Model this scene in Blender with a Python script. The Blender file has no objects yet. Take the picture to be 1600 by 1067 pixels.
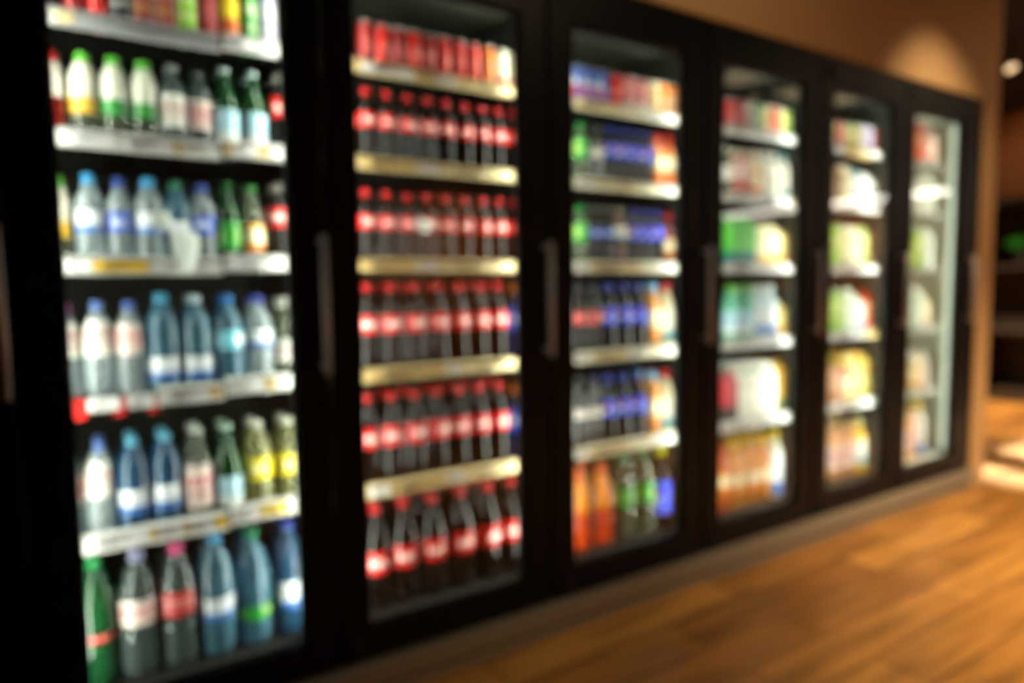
import bpy, bmesh, math, random
from mathutils import Vector, Matrix
random.seed(7)
sc = bpy.context.scene
COL = sc.collection
PI = math.pi

# ------------------------------------------------------------------ camera
FPX = 1063.45
YAW, PITCH, ROLL = .572313, .0796634, -.0124
fw = Vector((math.sin(YAW)*math.cos(PITCH), math.cos(YAW)*math.cos(PITCH), -math.sin(PITCH)))
rt0 = Vector((math.cos(YAW), -math.sin(YAW), 0)); up0 = rt0.cross(fw)
rt = rt0*math.cos(ROLL) + up0*math.sin(ROLL); up = -rt0*math.sin(ROLL) + up0*math.cos(ROLL)
CAM = Vector((0, -2.0, 1.31))
cd = bpy.data.cameras.new('camera'); cam = bpy.data.objects.new('camera', cd); COL.objects.link(cam)
cd.sensor_width = 36; cd.lens = FPX/1600*36
cam.matrix_world = Matrix(((rt.x, up.x, -fw.x, CAM.x), (rt.y, up.y, -fw.y, CAM.y), (rt.z, up.z, -fw.z, CAM.z), (0, 0, 0, 1)))
cd.dof.use_dof = True; cd.dof.focus_distance = .50; cd.dof.aperture_fstop = 2.0
cd.clip_start = .02
sc.camera = cam
sc.view_settings.view_transform = 'Standard'; sc.view_settings.look = 'None'
sc.view_settings.gamma = 1; sc.view_settings.use_curve_mapping = False
sc.view_settings.exposure = 0.0
sc.cycles.max_bounces = 10; sc.cycles.transparent_max_bounces = 24
sc.cycles.diffuse_bounces = 4; sc.cycles.glossy_bounces = 4
sc.cycles.caustics_reflective = False; sc.cycles.caustics_refractive = False
sc.cycles.sample_clamp_indirect = 4.0

def x_at(px, z, y=.14):
    """where along the cooler front a spot seen at column px and height z stands"""
    # solve the column equation for the point (X, y, z)
    lo, hi = -1.0, 6.0
    for _ in range(40):
        m = (lo+hi)/2
        q = Vector((m, y, z)) - CAM
        c = 800 + FPX*q.dot(rt)/q.dot(fw)
        if c < px: lo = m
        else: hi = m
    return (lo+hi)/2

# ------------------------------------------------------------------ materials
def s2l(c):
    return tuple(((v/255)/12.92 if v/255 <= .04045 else (((v/255)+.055)/1.055)**2.4) for v in c)
_m = {}
def mat(name, rgb, rough=.5, metal=0, spec=.5, coat=0, emit=0, noise=0):
    if name in _m: return _m[name]
    m = bpy.data.materials.new(name); m.use_nodes = True; nt = m.node_tree
    b = nt.nodes['Principled BSDF']; c = (*s2l(rgb), 1)
    b.inputs['Base Color'].default_value = c; b.inputs['Roughness'].default_value = rough
    b.inputs['Metallic'].default_value = metal; b.inputs['Specular IOR Level'].default_value = spec
    b.inputs['Coat Weight'].default_value = coat
    if emit:
        b.inputs['Emission Color'].default_value = c; b.inputs['Emission Strength'].default_value = emit
    if noise:
        t = nt.nodes.new('ShaderNodeTexCoord'); n = nt.nodes.new('ShaderNodeTexNoise'); n.inputs['Scale'].default_value = 9
        r = nt.nodes.new('ShaderNodeMapRange'); r.inputs['To Min'].default_value = max(.02, rough-noise); r.inputs['To Max'].default_value = rough+noise
        nt.links.new(t.outputs['Object'], n.inputs['Vector']); nt.links.new(n.outputs['Fac'], r.inputs['Value']); nt.links.new(r.outputs[0], b.inputs['Roughness'])
    _m[name] = m; return m

def clear_mat(name, tint, rgb, solid=.45, rough=.08):
    """tinted see-through plastic with water in it: part tinted clear, part milky surface"""
    if name in _m: return _m[name]
    m = bpy.data.materials.new(name); m.use_nodes = True; nt = m.node_tree
    b = nt.nodes['Principled BSDF']; b.inputs['Base Color'].default_value = (*s2l(rgb), 1); b.inputs['Roughness'].default_value = rough
    b.inputs['Specular IOR Level'].default_value = .8; b.inputs['Coat Weight'].default_value = .6; b.inputs['Coat Roughness'].default_value = .05
    t = nt.nodes.new('ShaderNodeBsdfTransparent'); t.inputs['Color'].default_value = (*s2l(tint), 1)
    lw = nt.nodes.new('ShaderNodeLayerWeight'); lw.inputs['Blend'].default_value = .45
    mr = nt.nodes.new('ShaderNodeMapRange'); mr.inputs['To Min'].default_value = solid*.7; mr.inputs['To Max'].default_value = min(1, solid*1.9)
    mx = nt.nodes.new('ShaderNodeMixShader'); out = nt.nodes['Material Output']
    nt.links.new(lw.outputs['Facing'], mr.inputs['Value']); nt.links.new(mr.outputs[0], mx.inputs['Fac'])
    nt.links.new(t.outputs[0], mx.inputs[1]); nt.links.new(b.outputs[0], mx.inputs[2]); nt.links.new(mx.outputs[0], out.inputs['Surface'])
    _m[name] = m; return m

def glass_mat():
    m = bpy.data.materials.new('door_glass'); m.use_nodes = True; nt = m.node_tree
    for n in list(nt.nodes):
        if n.type == 'BSDF_PRINCIPLED': nt.nodes.remove(n)
    t = nt.nodes.new('ShaderNodeBsdfTransparent'); t.inputs['Color'].default_value = (.97, .985, .975, 1)
    g = nt.nodes.new('ShaderNodeBsdfGlossy'); g.inputs['Roughness'].default_value = .02
    lw = nt.nodes.new('ShaderNodeLayerWeight'); lw.inputs['Blend'].default_value = .5
    p = nt.nodes.new('ShaderNodeMath'); p.operation = 'POWER'; p.inputs[1].default_value = 5
    a = nt.nodes.new('ShaderNodeMath'); a.operation = 'MULTIPLY_ADD'; a.inputs[1].default_value = .92; a.inputs[2].default_value = .04
    mx = nt.nodes.new('ShaderNodeMixShader')
    L = nt.links.new
    L(lw.outputs['Facing'], p.inputs[0]); L(p.outputs[0], a.inputs[0]); L(a.outputs[0], mx.inputs['Fac'])
    L(t.outputs[0], mx.inputs[1]); L(g.outputs[0], mx.inputs[2]); L(mx.outputs[0], nt.nodes['Material Output'].inputs['Surface'])
    return m

def label_mat(name, base, accent, mode, third=None, metal=0, rough=.28):
    """printed label; mode: script / disc / band / lines"""
    if name in _m: return _m[name]
    m = bpy.data.materials.new(name); m.use_nodes = True; nt = m.node_tree; L = nt.links.new
    b = nt.nodes['Principled BSDF']; b.inputs['Roughness'].default_value = rough; b.inputs['Metallic'].default_value = metal
    def M(op, a, c=None, d=None):
        n = nt.nodes.new('ShaderNodeMath'); n.operation = op
        for i, v in enumerate((a, c, d)):
            if v is None: continue
            if isinstance(v, (int, float)): n.inputs[i].default_value = v
            else: L(v, n.inputs[i])
        return n.outputs[0]
    tc = nt.nodes.new('ShaderNodeTexCoord'); so = nt.nodes.new('ShaderNodeSeparateXYZ'); sg = nt.nodes.new('ShaderNodeSeparateXYZ')
    L(tc.outputs['Object'], so.inputs[0]); L(tc.outputs['Generated'], sg.inputs[0])
    ang = M('ARCTAN2', so.outputs['Y'], so.outputs['X']); v = sg.outputs['Z']
    def mix(fac, c0, c1):
        n = nt.nodes.new('ShaderNodeMix'); n.data_type = 'RGBA'; L(fac, n.inputs[0])
        for i, c in ((6, c0), (7, c1)):
            if isinstance(c, tuple): n.inputs[i].default_value = (*s2l(c), 1)
            else: L(c, n.inputs[i])
        return n.outputs[2]
    if mode == 'script':
        w = M('MULTIPLY_ADD', M('SINE', M('MULTIPLY', ang, 19)), .11, .5)
        k = M('LESS_THAN', M('ABSOLUTE', M('SUBTRACT', v, w)), .13)
        g = M('GREATER_THAN', M('SINE', M('MULTIPLY', ang, 3)), -.35)
        c = mix(M('MULTIPLY', k, g), base, accent)
    elif mode == 'disc':
        a = M('SUBTRACT', M('FRACT', M('MULTIPLY', M('ADD', ang, PI/2), 3/(2*PI))), .5)
        d = M('ADD', M('POWER', M('MULTIPLY', M('ABSOLUTE', a), 1.1), 2), M('POWER', M('ABSOLUTE', M('SUBTRACT', v, .5)), 2))
        k = M('LESS_THAN', d, .085)
        top = M('GREATER_THAN', v, .53)
        c = mix(k, base, mix(top, accent, third or (205, 30, 40)))
    elif mode == 'band':
        c = mix(M('LESS_THAN', v, .30), base, accent)
        if third: c = mix(M('GREATER_THAN', v, .82), c, third)
    else:
        k1 = M('LESS_THAN', M('ABSOLUTE', M('SUBTRACT', v, .62)), .10)
        k2 = M('LESS_THAN', M('ABSOLUTE', M('SUBTRACT', v, .34)), .045)
        g = M('GREATER_THAN', M('SINE', M('MULTIPLY', ang, 11)), -.5)
        c = mix(M('MULTIPLY', M('MAXIMUM', k1, k2), g), base, accent)
    L(c, b.inputs['Base Color'])
    _m[name] = m; return m

BLACK = mat('black_frame_metal', (7, 9, 13), .46, 0, .16, noise=.06)
RUBBER = mat('black_gasket', (8, 8, 9), .7)
INNER = mat('cooler_inner_dark', (66, 68, 56), .6)
INNERW = mat('cooler_inner_pale', (206, 208, 192), .55)
SHELF = mat('shelf_dark_wire', (26, 27, 25), .5, .2)
SHELFW = mat('shelf_pale_wire', (190, 194, 180), .45)
HANDLE = mat('handle_metal', (176, 166, 162), .42, .4)
TUBE = mat('cooler_light_tube', (240, 246, 230), .4, emit=118)
GLASS = glass_mat()

# ------------------------------------------------------------------ mesh helpers
def link(name, bm, m, parent=None, smooth=False):
    me = bpy.data.meshes.new(name); bm.normal_update(); bm.to_mesh(me); bm.free()
    for mm in (m if isinstance(m, (list, tuple)) else [m]): me.materials.append(mm)
    if smooth:
        for p in me.polygons: p.use_smooth = True
    o = bpy.data.objects.new(name, me); COL.objects.link(o)
    if parent: o.parent = parent
    return o
def box(bm, x0, x1, y0, y1, z0, z1, mi=0, bev=0):
    vs = [bm.verts.new((x, y, z)) for z in (z0, z1) for y in (y0, y1) for x in (x0, x1)]
    fs = []
    for q in ((0, 2, 3, 1), (4, 5, 7, 6), (0, 1, 5, 4), (2, 6, 7, 3), (0, 4, 6, 2), (1, 3, 7, 5)):
        f = bm.faces.new([vs[i] for i in q]); f.material_index = mi; fs.append(f)
    if bev:
        es = list({e for f in fs for e in f.edges})
        bmesh.ops.bevel(bm, geom=es, offset=bev, segments=2, affect='EDGES', profile=.5)
def B(name, dims, m, parent=None, bev=0):
    bm = bmesh.new(); box(bm, *dims, bev=bev); return link(name, bm, m, parent)
def empty(name, loc, label=None, cat=None, group=None):
    o = bpy.data.objects.new(name, None); COL.objects.link(o); o.location = loc; o.empty_display_size = .05
    tag(o, label, cat, group); return o
def tag(o, label=None, cat=None, group=None, kind=None):
    if label: o['label'] = label
    if cat: o['category'] = cat
    if group: o['group'] = group
    if kind: o['kind'] = kind
    return o
def struct(o): o['kind'] = 'structure'; return o
def lathe_bm(prof, n=22, cap0=True, cap1=True):
    bm = bmesh.new(); rings = []
    for r, z in prof:
        rings.append([bm.verts.new((r*math.cos(2*PI*k/n), r*math.sin(2*PI*k/n), z)) for k in range(n)])
    for a, b in zip(rings, rings[1:]):
        for k in range(n): bm.faces.new((a[k], a[(k+1) % n], b[(k+1) % n], b[k]))
    if cap0: bm.faces.new(rings[0][::-1])
    if cap1: bm.faces.new(rings[-1])
    return bm
def tube_bm(pts, r, n=12, bm=None):
    bm = bm or bmesh.new(); rings = []
    for i, p in enumerate(pts):
        p = Vector(p); d = (Vector(pts[min(i+1, len(pts)-1)]) - Vector(pts[max(i-1, 0)])).normalized()
        a = d.orthogonal().normalized() if i == 0 else (pa - d*pa.dot(d)).normalized(); pa = a; b = d.cross(a)
        rings.append([bm.verts.new(p + a*r*math.cos(2*PI*k/n) + b*r*math.sin(2*PI*k/n)) for k in range(n)])
    for a, b in zip(rings, rings[1:]):
        for k in range(n): bm.faces.new((a[k], a[(k+1) % n], b[(k+1) % n], b[k]))
    bm.faces.new(rings[0][::-1]); bm.faces.new(rings[-1])
    return bm

# ------------------------------------------------------------------ bottle shapes: (height fraction, radius fraction)
SH = {
 'pet':     [(0, .80), (.02, .96), (.06, 1), (.30, 1), (.33, .95), (.36, 1), (.62, 1), (.68, .96), (.76, .80), (.84, .52), (.885, .38), (.93, .37)],
 'cola':    [(0, .78), (.02, .92), (.07, .98), (.20, .93), (.34, .86), (.42, .93), (.47, 1), (.66, 1), (.73, .92), (.80, .68), (.86, .45), (.90, .38), (.93, .38)],
 'colabig': [(0, .78), (.02, .94), (.08, 1), (.22, .95), (.33, .92), (.40, .98), (.44, 1), (.62, .98), (.72, .78), (.82, .50), (.89, .34), (.94, .32)],
 'big':     [(0, .80), (.015, .95), (.05, 1), (.16, 1), (.18, .965), (.20, 1), (.34, 1), (.37, .93), (.40, 1), (.60, 1), (.68, .93), (.78, .72), (.87, .42), (.92, .33), (.95, .32)],
 'sleeve':  [(0, .82), (.02, .97), (.06, 1), (.46, 1), (.50, .95), (.54, 1), (.68, .97), (.78, .82), (.86, .56), (.90, .44), (.93, .42)],
 'glass':   [(0, .88), (.02, 1), (.52, 1), (.60, .95), (.68, .74), (.76, .50), (.84, .38), (.96, .35)],
 'juice':   [(0, .85), (.02, 1), (.30, 1), (.34, .93), (.38, 1), (.60, 1), (.70, .92), (.80, .66), (.86, .50), (.92, .48)],
 'can':     [(0, .72), (.025, .90), (.06, 1), (.90, 1), (.955, .86), (.97, .84)],
}
def rad(shape, t):
    p = SH[shape]
    for (a, ra), (b, rb) in zip(p, p[1:]):
        if a <= t <= b:
            k = (t-a)/(b-a); return ra + (rb-ra)*k
    return p[-1][1]

def lm(key):
    return _m[key]
C = {}
def cm(rgb): return mat('plastic_%d_%d_%d' % rgb, rgb, .35, 0, .5)
COLA = mat('cola_liquid_bottle', (15, 8, 6), .07, 0, .34)
WATER = clear_mat('clear_water_bottle', (222, 232, 236), (186, 200, 204), .46)
WATERB = clear_mat('blue_water_bottle', (120, 176, 200), (92, 146, 170), .50)
WATERD = clear_mat('deep_blue_water_bottle', (70, 136, 180), (54, 110, 150), .5)
WATERG = clear_mat('green_water_bottle', (90, 170, 120), (40, 112, 66), .50)
GREENG = clear_mat('green_glass_bottle', (30, 110, 50), (16, 84, 34), .60)
CLEARG = clear_mat('clear_glass_bottle', (215, 222, 205), (130, 138, 118), .40)
GREY = clear_mat('grey_water_bottle', (150, 165, 160), (96, 112, 110), .50)
LEMON = clear_mat('lemonade_bottle', (225, 225, 170), (160, 160, 110), .45)
ORNG = mat('orange_drink', (226, 118, 18), .2, coat=.4)
AMBER = mat('amber_juice', (206, 134, 40), .2, coat=.4)
REDD = mat('red_drink', (112, 22, 24), .15, coat=.5)
BROWN = mat('brown_drink', (88, 44, 22), .2, coat=.4)
MILK = mat('white_drink_bottle', (224, 222, 208), .35)
CREAM = mat('cream_drink_bottle', (222, 208, 168), .35)
ALU = mat('can_aluminium', (190, 192, 190), .3, .9)

R_, W_ = (206, 22, 24), (240, 236, 226)
L = {
 'colared': label_mat('red_label_white_script', (214, 24, 26), (250, 232, 224), 'script'),
 'white': label_mat('white_label', (232, 230, 220), (190, 120, 120), 'lines'),
 'whiteb': label_mat('white_blue_label', (226, 232, 236), (60, 110, 190), 'band'),
 'pink': label_mat('pinkish_white_label', (228, 206, 198), (200, 70, 80), 'lines'),
 'cyan': label_mat('cyan_label', (120, 200, 220), (236, 244, 244), 'disc', (236, 244, 244)),
 'blue': label_mat('blue_label_white_disc', (44, 70, 226), (232, 236, 250), 'disc', (208, 40, 52)),
 'blueb': label_mat('plain_blue_label', (44, 84, 196), (220, 226, 240), 'script'),
 'sanp': label_mat('pale_blue_label', (170, 210, 226), (228, 236, 236), 'band'),
 'green': label_mat('green_label', (44, 150, 50), (150, 190, 90), 'disc', (150, 190, 90)),
 'yellow': label_mat('yellow_label', (242, 220, 20), (250, 246, 200), 'script'),
 'cream': label_mat('cream_label', (250, 238, 196), (234, 140, 50), 'band', (232, 160, 60)),
 'creamw': label_mat('white_teal_label', (240, 232, 214), (60, 140, 150), 'band'),
 'sleeve_yr': label_mat('white_sleeve_yellow_foot', (230, 228, 208), (222, 176, 60), 'band'),
 'sleeve_g': label_mat('white_sleeve_green_foot', (224, 226, 208), (50, 140, 60), 'band'),
 'sleeve_w': label_mat('white_sleeve', (228, 226, 212), (206, 190, 180), 'lines'),
 'orange': label_mat('orange_label', (216, 126, 18), (190, 56, 14), 'band'),
 'redlab': label_mat('dark_red_label', (190, 40, 44), (230, 160, 150), 'lines'),
 'violet': label_mat('violet_white_label', (190, 180, 214), (120, 100, 170), 'lines'),
}
def canm(name, base, acc, mode, third=None): return label_mat('can_' + name, base, acc, mode, third, metal=.15, rough=.32)
CANS = {
 'cred': canm('red', (216, 26, 20), (232, 110, 96), 'script'), 'cdred': canm('dark_red', (150, 18, 20), (200, 90, 84), 'script'),
 'corange': canm('orange', (240, 128, 20), (240, 226, 206), 'disc', (246, 230, 200)), 'cwhite': canm('white_red', (246, 238, 210), (210, 40, 30), 'band'),
 'cblue': canm('blue', (34, 74, 170), (210, 60, 70), 'disc', (220, 224, 236)), 'cpink': canm('pink', (226, 140, 136), (240, 226, 220), 'band'),
 'ccream': canm('cream', (240, 222, 170), (236, 160, 50), 'lines'), 'cgreen': canm('green', (60, 150, 60), (226, 226, 200), 'lines'),
 'clime': canm('lime', (140, 200, 30), (230, 236, 160), 'lines'), 'cgrey': canm('grey', (176, 172, 164), (120, 40, 44), 'lines'),
 'cblack': canm('black', (24, 24, 26), (190, 186, 176), 'lines'), 'cyellow': canm('yellow', (236, 196, 10), (200, 90, 20), 'band'),
 'cviolet': canm('violet', (196, 190, 218), (238, 236, 240), 'lines'), 'cbrown': canm('brown_red', (140, 44, 26), (186, 128, 40), 'lines'),
 'clav': canm('lavender', (206, 202, 226), (90, 96, 180), 'band'),
}
# key: (name, category, shape, radius, height, body material, cap colour, label material, label from, label to, short look)
P = {
 'cola':   ('cola_bottle', 'bottle', 'cola', .0315, .245, COLA, R_, L['colared'], .47, .66, 'small dark cola bottle, red label'),
 'colac':  ('cola_bottle', 'bottle', 'cola', .0315, .245, COLA, (120, 116, 108), L['colared'], .45, .70, 'dark cola bottle, grey cap, red label'),
 'cola1':  ('large_cola_bottle', 'bottle', 'colabig', .040, .300, COLA, R_, L['colared'], .44, .64, 'tall dark cola bottle, red label'),
 'cola15': ('large_cola_bottle', 'bottle', 'colabig', .0415, .315, COLA, R_, L['colared'], .42, .64, 'tall curved cola bottle, red label'),
 'cola2':  ('large_cola_bottle', 'bottle', 'colabig', .050, .365, COLA, R_, L['colared'], .34, .56, 'biggest dark cola bottle, red label'),
 'mix':    ('soda_bottle', 'bottle', 'pet', .030, .290, mat('navy_soda', (22, 30, 70), .15, coat=.4), (226, 120, 24), L['blueb'], .4, .7, 'navy soda bottle with orange cap'),
 'slv_r':  ('milk_drink_bottle', 'bottle', 'sleeve', .033, .215, REDD, (206, 20, 26), L['sleeve_w'], .45, .90, 'red-capped bottle, white sleeve, red drink'),
 'slv_yr': ('milk_drink_bottle', 'bottle', 'sleeve', .034, .225, CLEARG, (86, 186, 40), L['sleeve_yr'], .28, .90, 'green-capped bottle, white and yellow sleeve'),
 'slv_g':  ('milk_drink_bottle', 'bottle', 'sleeve', .034, .225, CLEARG, (80, 176, 40), L['sleeve_g'], .28, .90, 'green-capped bottle, white and green sleeve'),
 'clr_w':  ('soda_bottle', 'bottle', 'pet', .034, .225, GREY, (120, 128, 124), L['white'], .22, .62, 'clear grey-capped bottle, white label'),
 'clr_d':  ('soda_bottle', 'bottle', 'pet', .032, .220, GREY, (50, 62, 60), L['pink'], .22, .60, 'clear dark-capped bottle, pinkish label'),
 'sanp':   ('sparkling_water_bottle', 'bottle', 'glass', .036, .240, GREENG, (186, 206, 204), L['sanp'], .10, .48, 'green sparkling water bottle, pale blue label'),
 'wat_lb': ('water_bottle', 'bottle', 'pet', .036, .235, WATER, (50, 150, 206), L['whiteb'], .34, .58, 'clear water bottle, light blue cap'),
 'wat_db': ('water_bottle', 'bottle', 'pet', .033, .230, WATER, (30, 66, 150), L['blueb'], .36, .58, 'clear water bottle, dark blue cap'),
 'wat_gr': ('water_bottle', 'bottle', 'pet', .033, .230, WATERB, (20, 110, 80), L['whiteb'], .30, .50, 'bluish water bottle, green cap'),
 'grn_y':  ('soda_bottle', 'bottle', 'glass', .034, .235, GREENG, (20, 90, 30), L['green'], .18, .50, 'dark green bottle, green yellow label'),
 'grn_c':  ('soda_bottle', 'bottle', 'glass', .033, .235, CLEARG, (30, 120, 40), L['cream'], .15, .50, 'clear bottle, green cap, cream label'),
 'wb_pk':  ('water_bottle', 'bottle', 'big', .036, .250, WATER, (214, 110, 170), L['white'], .42, .80, 'clear water bottle, pink cap, white label'),
 'wb_w':   ('water_bottle', 'bottle', 'big', .038, .255, WATER, (90, 120, 190), L['white'], .42, .80, 'clear water bottle, blue cap, white label'),
 'wb_p':   ('water_bottle', 'bottle', 'big', .038, .255, WATER, (70, 100, 180), L['pink'], .42, .76, 'clear water bottle, blue cap, pinkish label'),
 'wb_blue': ('water_bottle', 'bottle', 'big', .043, .275, WATERB, (60, 150, 190), L['whiteb'], .12, .34, 'blue-tinted water bottle, low white label'),
 'wb_grey': ('water_bottle', 'bottle', 'big', .043, .270, WATERB, (180, 200, 206), L['whiteb'], .12, .34, 'blue-grey water bottle, pale cap'),
 'wb_cy':  ('water_bottle', 'bottle', 'big', .043, .270, WATERB, (30, 110, 190), L['cyan'], .40, .60, 'water bottle with round cyan label'),
 'wb_bl':  ('water_bottle', 'bottle', 'big', .043, .265, WATER, (50, 60, 150), L['whiteb'], .42, .60, 'clear water bottle, navy cap, blue-white label'),
 'wb_thin': ('water_bottle', 'bottle', 'pet', .024, .255, CLEARG, (190, 190, 180), L['white'], .22, .48, 'thin clear bottle, low white label'),
 'wb_vi':  ('water_bottle', 'bottle', 'big', .036, .255, WATER, (140, 100, 160), L['pink'], .36, .66, 'clear water bottle, violet cap, pinkish label'),
 'wb_deep': ('water_bottle', 'bottle', 'big', .042, .260, WATERD, (90, 170, 200), L['whiteb'], .18, .44, 'deep blue water bottle, pale low label'),
 'clr_pk': ('soda_bottle', 'bottle', 'glass', .042, .265, CLEARG, (200, 206, 196), L['pink'], .12, .60, 'clear bottle with tall pinkish-white label'),
 'grn_lb': ('sparkling_water_bottle', 'bottle', 'glass', .042, .265, GREENG, (170, 200, 180), L['sanp'], .10, .42, 'large green bottle, pale blue label'),
 'lem':    ('lemonade_bottle', 'bottle', 'big', .043, .265, LEMON, (206, 206, 186), L['yellow'], .34, .58, 'clear lemonade bottle, bright yellow label'),
 'g2':     ('large_water_bottle', 'bottle', 'big', .052, .365, WATERG, (20, 140, 70), L['redlab'], .36, .42, 'large green-tinted water bottle, green cap'),
 'w2lav':  ('large_water_bottle', 'bottle', 'big', .051, .36, GREY, (150, 150, 190), L['pink'], .42, .62, 'large clear bottle, lavender cap, pinkish label'),
 'w2pk':   ('large_water_bottle', 'bottle', 'big', .051, .36, GREY, (220, 70, 130), L['redlab'], .42, .62, 'large clear bottle with bright pink cap'),
 'w2blue': ('large_water_bottle', 'bottle', 'big', .053, .37, WATERB, (70, 150, 200), L['whiteb'], .30, .48, 'large blue-tinted bottle, light blue cap'),
 'w2grn':  ('large_water_bottle', 'bottle', 'big', .051, .36, WATERB, (20, 120, 80), L['green'], .22, .34, 'large blue-tinted bottle, green cap'),
 'w2navy': ('large_water_bottle', 'bottle', 'big', .051, .36, WATERD, (40, 60, 150), L['whiteb'], .24, .48, 'large deep blue bottle, navy cap'),
 'pep':    ('soda_bottle', 'bottle', 'cola', .0315, .243, COLA, (30, 50, 150), L['blue'], .47, .70, 'small dark soda bottle, blue label'),
 'pep1':   ('large_soda_bottle', 'bottle', 'colabig', .040, .290, COLA, (34, 54, 160), L['blue'], .42, .66, 'tall dark soda bottle, blue label'),
 'dkred':  ('large_soda_bottle', 'bottle', 'colabig', .038, .285, COLA, (60, 60, 62), L['redlab'], .44, .62, 'tall dark soda bottle, dull red label'),
 'dkblue': ('soda_bottle', 'bottle', 'cola', .031, .240, COLA, (90, 96, 90), L['blueb'], .48, .62, 'small dark bottle, script blue label'),
 'dkcream': ('soda_bottle', 'bottle', 'cola', .031, .240, BROWN, (150, 140, 110), L['creamw'], .45, .68, 'brown bottle with pale label'),
 'dkplain': ('large_soda_bottle', 'bottle', 'colabig', .038, .290, mat('grey_dark_soda', (40, 38, 34), .12, coat=.5), (60, 62, 60), L['white'], .46, .58, 'tall smoky bottle, narrow white label'),
 'gr_s':   ('soda_bottle', 'bottle', 'cola', .033, .243, CLEARG, (20, 130, 50), L['green'], .40, .72, 'clear soda bottle, green cap and label'),
 'yr_s':   ('juice_bottle', 'bottle', 'juice', .034, .240, mat('orange_red_drink', (226, 110, 40), .2, coat=.4), (206, 30, 30), L['cream'], .22, .66, 'red-capped juice bottle, cream label'),
 'rg_s':   ('juice_bottle', 'bottle', 'juice', .034, .235, REDD, (200, 34, 40), L['cream'], .22, .52, 'red-capped red bottle, cream label'),
 'yc1':    ('large_juice_bottle', 'bottle', 'juice', .040, .290, AMBER, (120, 180, 220), L['cream'], .20, .66, 'juice bottle with pale blue cap'),
 'yr1':    ('large_juice_bottle', 'bottle', 'juice', .040, .290, CREAM, (206, 36, 44), L['creamw'], .12, .60, 'cream juice bottle, red cap'),
 'or2':    ('large_orange_bottle', 'bottle', 'big', .050, .345, mat('orange_red_soda', (206, 66, 12), .2, coat=.4), (226, 96, 30), L['orange'], .30, .88, 'big orange soda bottle'),
 'gr2':    ('large_soda_bottle', 'bottle', 'big', .048, .37, CLEARG, (20, 120, 60), L['green'], .38, .62, 'big clear soda bottle, green label'),
 'pep2':   ('large_soda_bottle', 'bottle', 'colabig', .052, .37, COLA, (226, 220, 20), L['blue'], .20, .60, 'big dark soda bottle, yellow cap, blue label'),
 'mlk':    ('yoghurt_drink_bottle', 'bottle', 'juice', .034, .235, MILK, (226, 224, 214), L['sleeve_w'], .10, .70, 'white yoghurt drink bottle'),
 'crm':    ('yoghurt_drink_bottle', 'bottle', 'juice', .034, .235, CREAM, (226, 216, 190), L['cream'], .10, .60, 'cream-coloured yoghurt drink bottle'),
 'tealb':  ('yoghurt_drink_bottle', 'bottle', 'juice', .036, .240, MILK, (70, 150, 160), L['creamw'], .06, .60, 'white bottle with teal cap and foot'),
 'rosy':   ('yoghurt_drink_bottle', 'bottle', 'juice', .034, .225, mat('rosy_drink', (190, 96, 80), .35), (206, 200, 170), L['pink'], .4, .75, 'rosy drink bottle, pale cap'),
 'greyg':  ('yoghurt_drink_bottle', 'bottle', 'juice', .034, .235, CLEARG, (170, 176, 150), L['sleeve_w'], .3, .6, 'clear bottle with pale grey cap'),
 'tealw':  ('juice_bottle', 'bottle', 'juice', .042, .275, mat('teal_drink', (92, 170, 140), .3), (110, 180, 70), L['sanp'], .16, .56, 'teal drink bottle, green cap'),
 'pblue':  ('juice_bottle', 'bottle', 'juice', .042, .275, mat('pale_blue_drink', (196, 214, 222), .3), (226, 232, 226), L['whiteb'], .14, .6, 'pale blue drink bottle, white cap'),
 'amber':  ('large_juice_bottle', 'bottle', 'juice', .048, .330, AMBER, (236, 190, 50), L['cream'], .24, .56, 'big amber juice bottle, yellow cap'),
 'ambr2':  ('large_juice_bottle', 'bottle', 'juice', .048, .320, mat('red_amber_juice', (196, 92, 44), .25, coat=.3), (214, 96, 60), L['cream'], .3, .6, 'big reddish juice bottle'),
 'whb':    ('large_juice_bottle', 'bottle', 'juice', .050, .345, MILK, (240, 206, 40), L['whiteb'], .06, .7, 'big white bottle, yellow cap'),
 'peach':  ('large_juice_bottle', 'bottle', 'juice', .048, .310, mat('peach_juice', (222, 164, 116), .3), (226, 190, 140), L['pink'], .2, .6, 'big peach-coloured juice bottle'),
 'brightj': ('large_juice_bottle', 'bottle', 'juice', .056, .32, mat('yellow_juice', (240, 190, 60), .3), (236, 226, 150), L['creamw'], .2, .62, 'big bright yellow juice bottle'),
}
for k, v in {'cred': 'red', 'cdred': 'dark red', 'corange': 'orange', 'cwhite': 'white-topped red', 'cblue': 'blue', 'cpink': 'pink', 'ccream': 'cream',
             'cgreen': 'green', 'clime': 'lime green', 'cgrey': 'grey', 'cblack': 'black', 'cyellow': 'yellow', 'cviolet': 'violet and white', 'cbrown': 'brown-red', 'clav': 'lavender'}.items():
    P[k] = ('drink_can', 'can', 'can', .0258, .150, CANS[k], None, None, 0, 0, 'slim %s drink can' % v)
for k in ('cgreen', 'cdred', 'cbrown', 'clime', 'cblack', 'cred', 'cyellow', 'cviolet', 'cgrey'):
    q = list(P[k]); q[3] = .0300; q[4] = .185; q[10] = q[10].replace('slim', 'tall'); P['t'+k] = tuple(q)
q = list(P['cyellow']); q[3] = .034; q[4] = .25; P['tcyellow'] = tuple(q[:10] + ['tall bright yellow drink can'])
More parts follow.
